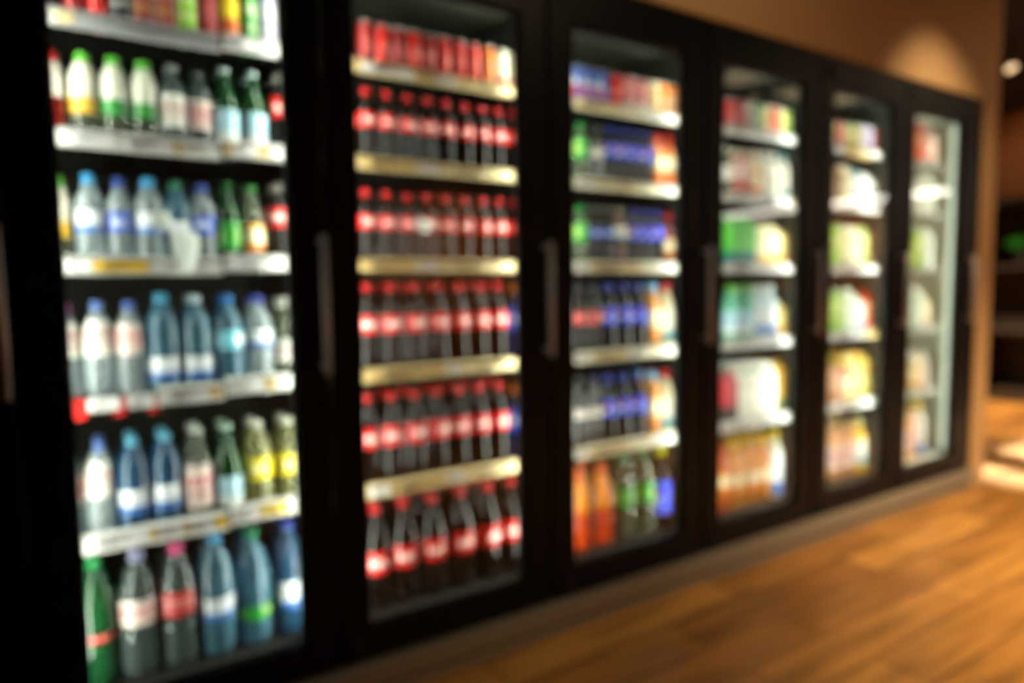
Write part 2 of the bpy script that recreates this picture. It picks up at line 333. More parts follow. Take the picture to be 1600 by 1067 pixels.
# cartons: (name, cat, 'carton', half width, height, body, cap colour, None, .., look)
def carton(key, rgb, acc, w, h, look, cap=None, mode='band'):
    P[key] = ('drink_carton', 'carton', 'carton', w, h, label_mat('carton_'+key, rgb, acc, mode, rough=.5), cap, None, 0, 0, look)
carton('kgrn', (90, 180, 70), (30, 110, 110), .040, .24, 'green carton with teal foot', (60, 150, 60))
carton('kcrm', (236, 222, 170), (230, 180, 70), .042, .21, 'cream carton with yellow foot')
carton('kyel', (232, 206, 120), (214, 150, 50), .038, .19, 'yellow carton')
carton('kwht', (238, 236, 222), (216, 206, 190), .046, .28, 'white carton', (60, 150, 90), 'lines')
carton('kred', (190, 56, 66), (60, 60, 50), .040, .25, 'pinkish red carton with dark foot')
carton('kamb', (226, 170, 60), (120, 140, 80), .040, .28, 'amber carton', (240, 200, 70))
carton('klime', (150, 190, 60), (236, 230, 160), .034, .24, 'lime carton', (226, 226, 190), 'lines')
carton('kbrn', (160, 120, 70), (90, 70, 44), .034, .22, 'brown carton', None, 'lines')
carton('kteal', (70, 140, 150), (210, 220, 214), .034, .22, 'teal carton', None, 'lines')
carton('korg', (222, 84, 40), (226, 170, 120), .040, .24, 'orange-red carton', None, 'lines')
carton('kwlo', (236, 234, 226), (120, 130, 190), .040, .20, 'short white carton')
carton('kpch', (226, 170, 130), (206, 140, 90), .042, .22, 'peach-coloured carton')
carton('kylw', (240, 214, 90), (240, 236, 180), .042, .27, 'bright yellow carton', None, 'disc')
carton('kpal', (206, 214, 190), (180, 200, 170), .042, .25, 'pale greenish carton', None, 'lines')

_proto = {}
def mesh_of(name, bm, m, smooth=True):
    me = bpy.data.meshes.new(name); bm.normal_update(); bm.to_mesh(me); bm.free(); me.materials.append(m)
    if smooth:
        for p in me.polygons: p.use_smooth = True
    return me
def product_meshes(key):
    """body mesh and [(part name, mesh)]"""
    if key in _proto: return _proto[key]
    name, cat, shp, r, h, body, cap, lab, la, lb, look = P[key]
    parts = []
    if shp == 'carton':
        bm = bmesh.new(); w = r; hb = h*.78; d = r*.85
        v = [bm.verts.new(p) for p in ((-w, -d, 0), (w, -d, 0), (w, d, 0), (-w, d, 0), (-w, -d, hb), (w, -d, hb), (w, d, hb), (-w, d, hb),
                                       (-w, -.003, h*.95), (w, -.003, h*.95), (w, .003, h*.95), (-w, .003, h*.95), (-w, -.003, h), (w, -.003, h), (w, .003, h), (-w, .003, h))]
        for f in ((3, 2, 1, 0), (0, 1, 5, 4), (1, 2, 6, 5), (2, 3, 7, 6), (3, 0, 4, 7), (4, 5, 9, 8), (6, 7, 11, 10), (5, 6, 10, 9), (7, 4, 8, 11),
                  (8, 9, 13, 12), (10, 11, 15, 14), (9, 10, 14, 13), (11, 8, 12, 15), (12, 13, 14, 15)):
            bm.faces.new([v[i] for i in f])
        bmesh.ops.bevel(bm, geom=[e for e in bm.edges if abs(e.verts[0].co.z-e.verts[1].co.z) > hb*.9], offset=.004, segments=2, affect='EDGES')
        me = mesh_of(name, bm, body, False)
        if cap:
            c = lathe_bm([(.012, 0), (.012, .012), (.010, .014)], 16)
            bmesh.ops.rotate(c, verts=c.verts, cent=(0, 0, 0), matrix=Matrix.Rotation(math.radians(40), 3, 'X'))
            bmesh.ops.translate(c, verts=c.verts, vec=(0, -d*.55, h*.845))
            parts.append(('cap', mesh_of('cap', c, cm(cap))))
    elif shp == 'can':
        me = mesh_of(name, lathe_bm([(rad(shp, t)*r, t*h) for t, _ in SH[shp]]), body)
        c = lathe_bm([(r*.84, h*.97), (r*.86, h*.985), (r*.84, h), (r*.78, h*.985), (r*.3, h*.984)], 22, False, True)
        box(c, -.006, .006, -.012, .010, h*.986, h*.993)
        parts.append(('lid', mesh_of('lid', c, ALU, False)))
    else:
        top = SH[shp][-1][0]
        pr = [(rad(shp, t)*r, t*h) for t, _ in SH[shp]]
        me = mesh_of(name, lathe_bm(pr), body)
        rc = max(pr[-1][0]*1.16, .0135); z0 = h*min(top-.035, .92) if shp != 'glass' else h*.945
        n = 28; bm = bmesh.new()
        rr = []
        for (q, z) in ((1, z0), (1, h-.003), (.86, h)):
            rr.append([bm.verts.new((q*rc*(1+(.03 if k % 2 else 0))*math.cos(2*PI*k/n), q*rc*(1+(.03 if k % 2 else 0))*math.sin(2*PI*k/n), z)) for k in range(n)])
        for a, b in zip(rr, rr[1:]):
            for k in range(n): bm.faces.new((a[k], a[(k+1) % n], b[(k+1) % n], b[k]))
        bm.faces.new(rr[0][::-1]); bm.faces.new(rr[-1])
        parts.append(('cap', mesh_of('cap', bm, cm(cap))))
        ts = sorted({la, lb, *[t for t, _ in SH[shp] if la < t < lb]})
        parts.append(('label', mesh_of('label', lathe_bm([(rad(shp, t)*r+.0009, t*h) for t in ts], 26, False, False), lab)))
    _proto[key] = (me, parts); return _proto[key]

_first = {}
def place(key, x, y, z, f, label, group):
    me, parts = product_meshes(key)
    name, cat = P[key][0], P[key][1]
    if key not in _first:
        o = bpy.data.objects.new(name, me); COL.objects.link(o)
        ch = []
        for pn, pm in parts:
            c = bpy.data.objects.new(pn, pm); COL.objects.link(c); c.parent = o; ch.append(c)
        _first[key] = (o, ch)
    else:
        src, sch = _first[key]
        o = src.copy(); COL.objects.link(o)
        for c0 in sch:
            c = c0.copy(); COL.objects.link(c); c.parent = o
    o.location = (x, y, z)
    o.rotation_euler = (0, 0, random.uniform(-.25, .25) if P[key][2] != 'carton' else random.uniform(-.05, .05))
    s = random.uniform(.985, 1.0); o.scale = (f, f, s)
    o['label'] = label; o['category'] = cat; o['group'] = group
    return o

# ------------------------------------------------------------------ the room
def wood_floor():
    m = bpy.data.materials.new('orange_oak_planks'); m.use_nodes = True; nt = m.node_tree; K = nt.links.new
    b = nt.nodes['Principled BSDF']; b.inputs['Roughness'].default_value = .36
    tc = nt.nodes.new('ShaderNodeTexCoord'); mp = nt.nodes.new('ShaderNodeMapping'); K(tc.outputs['Object'], mp.inputs[0])
    br = nt.nodes.new('ShaderNodeTexBrick'); br.offset = .37; br.inputs['Scale'].default_value = 1
    br.inputs['Brick Width'].default_value = 1.15; br.inputs['Row Height'].default_value = .19; br.inputs['Mortar Size'].default_value = .004
    br.inputs['Color1'].default_value = (*s2l((186, 136, 68)), 1); br.inputs['Color2'].default_value = (*s2l((138, 94, 46)), 1); br.inputs['Mortar'].default_value = (*s2l((50, 28, 14)), 1)
    K(mp.outputs[0], br.inputs[0])
    mp2 = nt.nodes.new('ShaderNodeMapping'); mp2.inputs['Scale'].default_value = (1.2, 9, 1); K(tc.outputs['Object'], mp2.inputs[0])
    n = nt.nodes.new('ShaderNodeTexNoise'); n.inputs['Scale'].default_value = 1.6; n.inputs['Detail'].default_value = 5; K(mp2.outputs[0], n.inputs[0])
    r = nt.nodes.new('ShaderNodeValToRGB'); r.color_ramp.elements[0].color = (.45, .42, .38, 1); r.color_ramp.elements[0].position = .3
    r.color_ramp.elements[1].color = (1.25, 1.2, 1.1, 1); r.color_ramp.elements[1].position = .7; K(n.outputs['Fac'], r.inputs[0])
    mx = nt.nodes.new('ShaderNodeMix'); mx.data_type = 'RGBA'; mx.blend_type = 'MULTIPLY'; mx.inputs[0].default_value = .8
    K(br.outputs['Color'], mx.inputs[6]); K(r.outputs[0], mx.inputs[7]); K(mx.outputs[2], b.inputs['Base Color'])
    return m
def plaster(name, rgb):
    m = mat(name, rgb, .75); nt = m.node_tree; n = nt.nodes.new('ShaderNodeTexNoise'); n.inputs['Scale'].default_value = 60
    bp = nt.nodes.new('ShaderNodeBump'); bp.inputs['Strength'].default_value = .08
    nt.links.new(n.outputs['Fac'], bp.inputs['Height']); nt.links.new(bp.outputs[0], nt.nodes['Principled BSDF'].inputs['Normal'])
    return m
TAN = plaster('tan_wall_plaster', (182, 148, 102))
WOOD = plaster('brown_wall_panel', (160, 98, 48))
CEIL = plaster('dark_ceiling', (15, 12, 11))
DK = mat('dark_furniture', (42, 32, 25), .5)
struct(B('floor', (-2.6, 9.0, -6, 2.6, -.06, 0), wood_floor()))
struct(B('ceiling', (-2.6, 9.1, -6, 2.6, 3.2, 3.26), CEIL))
bm = bmesh.new()
box(bm, -2.6, 4.735, 0, .86, 2.412, 3.199); box(bm, 4.735, 4.93, 0, .86, .001, 3.199); box(bm, -2.6, -.99, 0, .86, .001, 2.412)
struct(link('wall_back', bm, TAN))
struct(B('wall_rear', (-2.6, 9.1, 2.6, 2.7, 0, 3.26), WOOD))
struct(B('wall_right', (9.0, 9.1, -6, 2.6, 0, 3.26), WOOD))
struct(B('wall_left', (-2.7, -2.6, -6, 2.7, 0, 3.26), TAN))
struct(B('wall_front', (-2.7, 9.1, -6.1, -6.0, 0, 3.26), WOOD))
KICK = mat('grey_brown_plinth', (122, 114, 100), .45, noise=.05)
bm = bmesh.new(); box(bm, -.97, 4.729, -.012, .84, .001, .060, bev=.003); box(bm, -.97, 4.729, -.035, .84, .060, .128, bev=.005)
struct(link('baseboard_back', bm, KICK))

# ------------------------------------------------------------------ coolers
Bd = [-.97, -.118, .642, 1.4535, 2.265, 3.067, 3.842, 4.729]
OPN = [(-.86, -.285), (-.018, .541), (.743, 1.338), (1.569, 2.147), (2.384, 2.945), (3.19, 3.733), (3.952, 4.504)]
HX = [-.139, .618, 1.427, 2.253, 3.03, 3.82, 4.59]
ORD = ['unlit', 'first lit', 'second lit', 'third lit', 'fourth lit', 'fifth lit', 'sixth lit']
CLAB = ['black cooler door at far left edge of photo, beside the water cooler',
        'tall black glass-door cooler full of water and mixed bottles, leftmost lit one',
        'tall black glass-door cooler filled almost entirely with red-labelled cola',
        'black glass-door cooler with blue-labelled sodas and orange bottles at bottom',
        'black glass-door cooler with white cartons and amber juice at bottom',
        'narrow-looking black glass-door cooler of small colourful cartons, fifth lit one',
        'nearly empty pale-walled black glass-door cooler beside the tan wall end']
ZS = [2.018, 1.718, 1.391, 1.031, .644, .214]     # standing heights of the six levels
SNAME = ['top shelf', 'second shelf', 'third shelf', 'fourth shelf', 'fifth shelf', 'bottom shelf']
RAILW = mat('white_price_rail', (214, 212, 206), .45)
RAILG = mat('grey_price_rail', (176, 176, 178), .45)
RAILC = mat('cream_price_rail', (216, 190, 138), .45)
RAILI = mat('ivory_price_rail', (226, 216, 184), .45)
TAGM = {'w': mat('white_price_card', (238, 236, 234), .5), 't': mat('tan_price_card', (206, 172, 110), .5), 'y': mat('yellow_price_card', (232, 190, 60), .5),
        'r': mat('red_price_card', (212, 30, 26), .5), 'c': mat('cream_price_card', (234, 214, 160), .5)}
INK = mat('card_print', (60, 56, 54), .6)

def build_cooler(i):
    x0, x1 = Bd[i]+.003, Bd[i+1]-.003; a, b = OPN[i]
    root = empty('glass_door_cooler', (0, 0, 0), CLAB[i], 'cooler', 'glass door coolers in a row')
    root.location = ((x0+x1)/2, .4, .128)
    off = Vector(root.location)
    def part(o):
        o.location = -off if o.parent == root else o.location; return o
    inner = INNERW if i == 6 else INNER
    # body: back, two sides, roof, deck
    bm = bmesh.new()
    box(bm, x0, x1, .79, .82, .131, 2.408, 0)
    box(bm, x0, x0+.004, .05, .79, .131, 2.408, 0); box(bm, x1-.004, x1, .05, .79, .131, 2.408, 0)
    box(bm, x0+.004, x1-.004, .05, .79, 2.30, 2.408, 0); box(bm, x0+.004, x1-.004, .05, .79, .131, .195, 0)
    part(link('cabinet_body', bm, inner, root))
    # door: black frame ring
    bm = bmesh.new(); zt, zb = 2.25, .24; y0, y1 = 0, .048
    box(bm, x0+.004, a, y0, y1, .134, 2.404, bev=.003); box(bm, b, x1-.004, y0, y1, .134, 2.404, bev=.003)
    box(bm, a, b, y0, y1, zt, 2.404, bev=.002); box(bm, a, b, y0, y1, .134, zb, bev=.002)
    d = part(link('door', bm, BLACK, root))
    def sub(name, bm, m, par=d, smooth=False):
        return link(name, bm, m, par, smooth)
    bm = bmesh.new(); box(bm, a+.001, b-.001, .018, .026, zb+.001, zt-.001); sub('glass_pane', bm, GLASS)
    bm = bmesh.new()
    for q in ((a, a+.008, zb, zt), (b-.008, b, zb, zt), (a, b, zb, zb+.008), (a, b, zt-.008, zt)):
        box(bm, q[0], q[1], .027, .040, q[2], q[3])
    sub('gasket', bm, RUBBER)
    hx = HX[i]
    bm = tube_bm([(hx, -.001, 1.085), (hx, -.040, 1.085)], .008); tube_bm([(hx, -.001, 1.45), (hx, -.040, 1.45)], .008, bm=bm)
    tube_bm([(hx, -.047, 1.062), (hx, -.047, 1.47)], .011, bm=bm)
    sub('handle', bm, HANDLE, smooth=True)
    for hz in (.155, 2.30):
        bm = bmesh.new(); box(bm, a-.05, a-.03, -.012, .0, hz, hz+.06, bev=.002); sub('hinge', bm, RUBBER)
    if i == 0: return root
    # upright light tubes hidden behind the stiles
    for sx, xx in ((1, x0+.026), (-1, x1-.026)):
        if i == 6 and sx == -1: xx = 4.66
        bm = bmesh.new(); box(bm, xx-.010, xx+.010, .0495, .066, .25, 2.28, bev=.002)
        bm.normal_update()
        for f in bm.faces:
            f.material_index = 1 if f.normal.x*sx > .9 else 0
        part(link('light_tube', bm, [SHELF, TUBE], root))
    if i == 6:
        bm = bmesh.new(); box(bm, 4.665, 4.68, .10, .15, .24, 2.29, bev=.003); part(link('light_cover', bm, mat('pale_cover', (208, 222, 204), .4, emit=.7), root))
    # shelves
    for k, z in enumerate(ZS):
        if k == 5:
            bm = bmesh.new(); box(bm, x0+.006, x1-.006, .076, .785, z-.014, z-.001)
            part(link('bottom_deck', bm, SHELFW if i == 6 else SHELF, root)); continue
        bm = bmesh.new()
        if i == 6: xr = 4.50
        else: xr = x1-.006
        box(bm, x0+.006, xr, .124, .133, z-.016, z-.001); box(bm, x0+.006, xr, .74, .752, z-.016, z-.001)
        n = 26
        for q in range(n+1):
            xx = x0+.012 + (xr-x0-.018)*q/n
            box(bm, xx-.0035, xx+.0035, .133, .74, z-.008, z-.001)
        s = part(link('shelf', bm, SHELFW if i == 6 else SHELF, root))
        # price rail, a slanted strip; the first cooler has it in two pieces
        RA = {1: RAILW, 2: RAILC, 3: RAILI, 4: RAILW, 5: RAILW, 6: mat('pale_price_rail', (170, 176, 164), .45)}[i]
        ra = RA
        hh = (.0215 if i == 1 else .0190) if i != 6 else .010
        ra0, rb0 = x0+.006, (x1-.006 if i != 6 else 4.50); segs = [(ra0, rb0, -.004)]
        if i == 1:
            sp = x_at([345, 347, 349, 352, 358][k], z, .115)
            segs = [(ra0, sp-.004, -.010), (sp+.004, rb0, 0)]
            if k == 3: segs[0] = (x_at(246, z, .115), sp-.004, -.012)
            if k == 0: ra = RAILG
        def strip(bm, xa, xb, zc, h2, ya, yb):
            v = [bm.verts.new(p) for p in ((xa, ya-.006, zc-h2), (xb, ya-.006, zc-h2), (xb, yb-.006, zc-h2), (xa, yb-.006, zc-h2),
                                           (xa, ya+.004, zc+h2), (xb, ya+.004, zc+h2), (xb, yb+.004, zc+h2), (xa, yb+.004, zc+h2))]
            for f in ((3, 2, 1, 0), (4, 5, 6, 7), (0, 1, 5, 4), (1, 2, 6, 5), (2, 3, 7, 6), (3, 0, 4, 7)): bm.faces.new([v[j] for j in f])
        for si, (xa, xb, dz) in enumerate(segs):
            bm = bmesh.new(); strip(bm, xa, xb, z+dz, hh, .115, .123)
            strip(bm, xa, xb, z+dz+hh+.001, .002, .112, .125); strip(bm, xa, xb, z+dz-hh-.001, .002, .108, .121)
            link('price_rail', bm, RAILW if (i == 1 and si == 1) else ra, s)
        for (pa, pb, col, *ex) in TAGS.get((i, k), []):
            ta, tb = x_at(pa, z, .11), min(x_at(pb, z, .11), x1-.012)
            dz = ex[0] if ex else (segs[0][2] if (len(segs) == 1 or (ta+tb)/2 < segs[0][1]) else segs[1][2])
            hgt = ex[1] if len(ex) > 1 else .0155
            bm = bmesh.new(); strip(bm, ta, tb, z+dz, hgt, .1125, .1145)
            w = tb-ta
            for q in range(2 if w > .03 else 0):
                zz = z+dz+hgt*(.45 - q*.7)
                n0 = len(bm.faces)
                strip(bm, ta+w*.15, ta+w*(.7-.2*q), zz, .0022, .1116 + (zz-z-dz)/hgt*.0045, .1122 + (zz-z-dz)/hgt*.0045)
                for f in list(bm.faces)[n0:]: f.material_index = 1
            link('price_card', bm, [TAGM[col], INK], s)
    return root

TAGS = {(1, 0): [(82, 114, 'c'), (352, 400, 'w')],
        (1, 1): [(98, 180, 'w'), (190, 268, 'w'), (272, 284, 't'), (352, 362, 't'), (366, 402, 'w'), (404, 420, 't'), (424, 448, 'w')],
        (1, 2): [(100, 142, 'w'), (146, 230, 'y'), (240, 258, 'w'), (300, 338, 'w'), (362, 448, 'w')],
        (1, 3): [(255, 326, 'w'), (329, 346, 't'), (372, 410, 'w'), (412, 432, 't'), (436, 458, 'w'),
                 (112, 134, 'r', -.030, .026), (136, 186, 'w', -.020, .018), (190, 196, 'r', -.030, .024), (199, 240, 'w', -.020, .018), (176, 190, 'r', -.042, .014), (230, 248, 'r', -.034, .022)],
        (1, 4): [(134, 234, 'w'), (237, 243, 'y'), (250, 286, 'w'), (288, 296, 't'), (300, 334, 'w'), (337, 354, 'y'), (364, 404, 'w'), (407, 452, 'y')],
        (2, 0): [(566, 648, 'w'), (652, 680, 't'), (684, 712, 'w'), (738, 806, 'c')],
        (2, 1): [(570, 640, 't'), (654, 686, 'w'), (692, 808, 'c')], (2, 2): [(570, 640, 't'), (654, 686, 'w'), (692, 808, 'c')],
        (2, 3): [(576, 690, 't'), (698, 722, 'w'), (730, 808, 'c')], (2, 4): [(578, 610, 'w'), (614, 690, 't'), (702, 726, 'w'), (734, 808, 'c')],
        (3, 0): [(902, 960, 'c'), (1010, 1060, 'w')], (3, 1): [(902, 930, 'w'), (960, 1000, 'c'), (1035, 1064, 'w')], (3, 2): [(900, 922, 'w'), (928, 1000, 't'), (1030, 1064, 'w')],
        (3, 3): [(900, 925, 'w'), (930, 978, 't'), (984, 1002, 'w'), (1030, 1060, 'w')], (3, 4): [(900, 920, 'w'), (926, 980, 't'), (1020, 1060, 'w')],
        (4, 0): [(1140, 1180, 'w'), (1200, 1240, 'w')], (4, 1): [(1140, 1180, 'w'), (1190, 1232, 'w'), (1238, 1250, 'y')], (4, 2): [(1140, 1190, 'w'), (1200, 1245, 'w')],
        (4, 3): [(1160, 1182, 'w'), (1190, 1240, 'w')], (4, 4): [(1140, 1180, 'w'), (1200, 1240, 'w')],
        (5, 0): [(1322, 1362, 'y', -.01, .03)], (5, 1): [(1310, 1345, 'w')], (5, 2): [(1310, 1370, 'w')], (5, 3): [(1305, 1345, 'w'), (1352, 1380, 'y')], (5, 4): [(1305, 1370, 'w')]}
for i in range(7): build_cooler(i)

ROWS = {
 1: [[(75, 'tcblack'), (118, 'tcdred'), (157, 'tcred'), (193, 'tcblack'), (232, 'tcbrown'), (256, 'tcbrown'), (284, 'tclime'), (314, 'tcdred'), (350, 'tcyellow'), (388, 'tcgreen'), (422, 'tcviolet'), (440, 'tcgrey')],
     [(90, 'slv_r'), (135, 'slv_yr'), (180, 'slv_g'), (224, 'slv_g'), (265, 'clr_w'), (309, 'clr_d'), (352, 'sanp'), (396, 'sanp'), (436, 'colac')],
     [(103, 'slv_yr'), (147, 'wat_lb'), (190, 'wat_db'), (230, 'wat_lb'), (272, 'wat_gr'), (313, 'wat_db'), (355, 'grn_y'), (394, 'grn_c'), (436, 'colac')],
     [(113, 'wb_pk'), (161, 'wb_w'), (208, 'wb_p'), (255, 'wb_blue'), (301, 'wb_grey'), (352, 'wb_cy'), (400, 'wb_bl'), (446, 'wb_thin')],
     [(121, 'wb_vi'), (163, 'wb_w'), (207, 'wb_deep'), (252, 'wb_deep'), (308, 'clr_pk'), (354, 'grn_lb'), (403, 'lem'), (450, 'lem')],
     [(160, 'g2'), (216, 'w2lav'), (276, 'w2pk'), (337, 'w2blue'), (394, 'w2grn'), (452, 'w2navy')]],
 2: [[(572, 'cdred'), (597, 'cred'), (622, 'cdred'), (646, 'cred'), (668, 'cdred'), (692, 'cred'), (716, 'cred'), (739, 'cred'), (762, 'corange'), (784, 'cwhite'), (803, 'cwhite')],
     [(x, 'cola') for x in (573, 605, 637, 668, 697, 726, 754, 780, 804)],
     [(x, 'cola') for x in (573, 605, 637, 668, 697, 726, 754, 780, 804)],
     [(x, 'cola1') for x in (578, 609, 647, 684, 720, 754, 786)] + [(810, 'mix')],
     [(x, 'cola15') for x in (582, 617, 656, 695, 730, 764, 794)] + [(816, 'mix')],
     [(x, 'cola2') for x in (590, 630, 676, 720, 762, 801)]],
 3: [[(903, 'cblue'), (920, 'cblue'), (940, 'cblue'), (961, 'cred'), (981, 'cpink'), (1000, 'cpink'), (1020, 'ccream'), (1039, 'corange'), (1057, 'corange')],
     [(907, 'gr_s'), (932, 'dkplain_s'), (955, 'pep'), (976, 'pep'), (996, 'pep'), (1015, 'pep'), (1034, 'yr_s'), (1053, 'yr_s')],
     [(907, 'gr_s'), (928, 'dkblue'), (948, 'dkblue'), (968, 'dkcream'), (992, 'pep'), (1013, 'pep'), (1032, 'pep'), (1055, 'rg_s')],
     [(908, 'dkred'), (937, 'dkred'), (966, 'pep1'), (992, 'pep1'), (1016, 'pep1'), (1038, 'yc1'), (1060, 'yr1')],
     [(908, 'dkplain'), (934, 'dkplain'), (959, 'pep1'), (984, 'pep1'), (1008, 'pep1'), (1030, 'yc1'), (1054, 'yr1')],
     [(906, 'or2'), (940, 'or2'), (975, 'gr2'), (1008, 'gr2'), (1048, 'pep2')]],
 4: [[(1141, 'cdred'), (1155, 'cdred'), (1169, 'cgrey'), (1181, 'cgreen'), (1197, 'ccream'), (1211, 'cred'), (1226, 'ccream'), (1241, 'clime')],
     [(1141, 'greyg'), (1158, 'rosy'), (1174, 'rosy'), (1191, 'crm'), (1208, 'mlk'), (1225, 'mlk'), (1242, 'tealb')],
     [(1146, 'kgrn'), (1166, 'kgrn'), (1190, 'kcrm'), (1212, 'kcrm'), (1234, 'kyel')],
     [(1144, 'tealw'), (1166, 'tealw'), (1188, 'pblue'), (1208, 'pblue'), (1234, 'kyel')],
     [(1143, 'kred'), (1170, 'kwht'), (1193, 'kwht'), (1215, 'kwht'), (1236, 'kamb')],
     [(1138, 'ambr2'), (1160, 'amber'), (1183, 'amber'), (1207, 'amber'), (1232, 'whb')]],
 5: [[(1308, 'ccream'), (1318, 'cred'), (1329, 'ccream'), (1340, 'clime'), (1351, 'ccream'), (1363, 'clav'), (1375, 'clav'), (1386, 'cdred')],
     [(1311, 'kbrn'), (1326, 'kcrm_s'), (1341, 'kteal'), (1356, 'kwlo'), (1372, 'kwlo')],
     [(1311, 'klime'), (1327, 'kcrm_s'), (1344, 'kcrm_s'), (1361, 'klime'), (1377, 'kbrn')],
     [(1310, 'klime'), (1329, 'kpal'), (1347, 'kwlo'), (1366, 'korg')],
     [(1308, 'kpch'), (1328, 'kylw'), (1348, 'kamb'), (1368, 'kylw')],
     [(1304, 'peach'), (1327, 'peach'), (1354, 'brightj')]],
 6: [[(1438, 'korg'), (1453, 'kpch')], [(1438, 'mlk'), (1447, 'kpal')], [(1437, 'klime'), (1448, 'kpal')], [(1437, 'kpal'), (1449, 'kyel')], [(1436, 'crm'), (1448, 'mlk')], [(1438, 'peach'), (1456, 'whb')]],
}
q = list(P['dkplain']); q[2] = 'cola'; q[3] = .031; q[4] = .24; q[0] = 'soda_bottle'; q[10] = 'small smoky bottle, narrow white label'; P['dkplain_s'] = tuple(q)
carton('kcrm_s', (240, 226, 180), (206, 170, 90), .036, .23, 'small cream carton', None, 'lines')
NUM = ['first', 'second', 'third', 'fourth', 'fifth', 'sixth', 'seventh', 'eighth', 'ninth', 'tenth', 'eleventh', 'twelfth']
for ci, shelves in ROWS.items():
    lo, hi = Bd[ci]+.012, (Bd[ci+1]-.012 if ci != 6 else 4.48)
    for k, row in enumerate(shelves):
        z = ZS[k] + .0005
        hs = [(P[key][3] if P[key][2] != 'carton' else P[key][3]) for _, key in row]
        xs = [x_at(px, z+P[key][4]*.5, .135+h) for (px, key), h in zip(row, hs)]
        need = sum(hs[j]+hs[j+1]+.0035 for j in range(len(xs)-1)); have = xs[-1]-xs[0]
        f = max(.82, min(1, (have+.004)/need if need else 1)) if len(xs) > 2 else 1
        hs = [h*f for h in hs]
        for _ in range(300):                          # let neighbours touch but never overlap
            for j in range(len(xs)-1):
                need = hs[j]+hs[j+1]+.0035 - (xs[j+1]-xs[j])
                if need > 0: xs[j] -= need/2; xs[j+1] += need/2
            if xs[0]-hs[0] < lo: xs[0] = lo+hs[0]
            if xs[-1]+hs[-1] > hi: xs[-1] = hi-hs[-1]
        for depth in ((0,) if (ci in (2, 3) and k in (1, 2)) or (ci, k) in ((2, 0), (3, 0)) else (0, 1)):
            for j, (px, key) in enumerate(row):
                hm = max(hs)
                y = .137 + hm*1.0 + depth*(2*hm+.008)
                look = P[key][10]
                lab = "%s, %s cooler's %s, %s row, %s from left" % (look, ORD[ci], SNAME[k], ('front', 'rear')[depth], NUM[j])
                if len(lab.split()) > 16: lab = "%s, %s cooler's %s, %s %s" % (look, ORD[ci], SNAME[k], NUM[j], ('front', 'rear')[depth])
                place(key, xs[j], y, z, f, lab, '%s stock on the %s of the %s cooler' % (P[key][0].replace('_', ' '), SNAME[k], ORD[ci]))

# white plates standing in for pale spots over the first two coolers' rails
def white_plate(x, z, w, h, label):
    root = empty('white_stand_in', (x, .088, z), label, 'shelf tag'); root.rotation_euler = (0, 0, math.radians(24))  # white plate standing in for a pale spot
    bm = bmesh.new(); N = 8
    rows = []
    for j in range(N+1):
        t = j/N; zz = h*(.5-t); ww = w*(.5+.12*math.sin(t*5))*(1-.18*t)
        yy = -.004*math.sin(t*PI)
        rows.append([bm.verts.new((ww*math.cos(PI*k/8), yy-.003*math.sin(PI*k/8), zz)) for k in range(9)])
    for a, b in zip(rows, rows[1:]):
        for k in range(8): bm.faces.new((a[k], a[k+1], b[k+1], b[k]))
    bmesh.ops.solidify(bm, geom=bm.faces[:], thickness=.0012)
    link('plate_face', bm, mat('white_plate_plastic', (236, 242, 236), .3), root, True)
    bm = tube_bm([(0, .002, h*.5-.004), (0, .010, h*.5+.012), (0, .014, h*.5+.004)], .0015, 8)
    link('stand_in_clip', bm, mat('stand_in_clip_plastic', (220, 226, 222), .3), root)
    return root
white_plate(.270, 1.420, .072, .110, 'white stand-in plate before third shelf rail in leftmost lit cooler')
white_plate(.215, 1.500, .040, .050, 'smaller white stand-in plate just above and left of the bigger one')
white_plate(1.000, 1.518, .078, .040, 'low white stand-in plate over red cola labels on third shelf of cola cooler')

# ------------------------------------------------------------------ lamps of the room and added lights
def spot(x, y, z, tx, ty, tz, power, size, col=(1, .73, .44), label='', blend=1.0, radius=.05):
    root = empty('ceiling_or_added_spotlight', (x, y, z), label, 'spotlight', 'warm ceiling and added spotlights')
    d = (Vector((tx, ty, tz))-Vector((x, y, z))).normalized(); rot = d.to_track_quat('-Z', 'Y').to_matrix().to_4x4()
    bm = lathe_bm([(.030, .09), (.044, .07), (.048, -.03), (.050, -.05), (.044, -.05), (.040, -.02)], 20, True, True)
    bm.transform(rot); link('lamp_housing', bm, mat('spot_housing', (150, 130, 105), .5), root, True)
    bm = bmesh.new(); bmesh.ops.create_circle(bm, cap_ends=True, radius=.038, segments=20)
    bm.transform(rot @ Matrix.Translation((0, 0, -.045))); link('lamp_face', bm, mat('spot_face', (255, 222, 170), .4, emit=1.6), root)
    bm = tube_bm([(0, 0, .05), (0, 0, 3.198-z)], .009, 8); link('stem', bm, mat('spot_stem', (30, 28, 26), .5), root)
    ld = bpy.data.lights.new('spot_lamp', 'SPOT'); ld.energy = power; ld.color = col; ld.spot_size = math.radians(size); ld.spot_blend = blend; ld.shadow_soft_size = radius
    lo = bpy.data.objects.new('spot_lamp', ld); COL.objects.link(lo); lo.parent = root; lo.matrix_local = rot @ Matrix.Translation((0, 0, -.07))
spot(1.9, -1.3, 2.98, 2.1, .0, 2.6, 24, 120, label='added spotlight brightening the tan wall above the cola cooler')  # added spot, lifts the wall brightness over the left coolers
spot(4.0, -.9, 2.98, 4.15, .0, 1.90, 78, 76, label='ceiling spotlight aimed at the tan wall above the coolers')
spot(3.3, -2.3, 2.98, 3.6, -1.3, 0, 680, 70, label='ceiling spotlight above the wooden aisle floor, nearest the coolers')
spot(1.6, -2.9, 2.98, 1.9, -1.6, 0, 230, 75, label='ceiling spotlight above the near aisle floor')
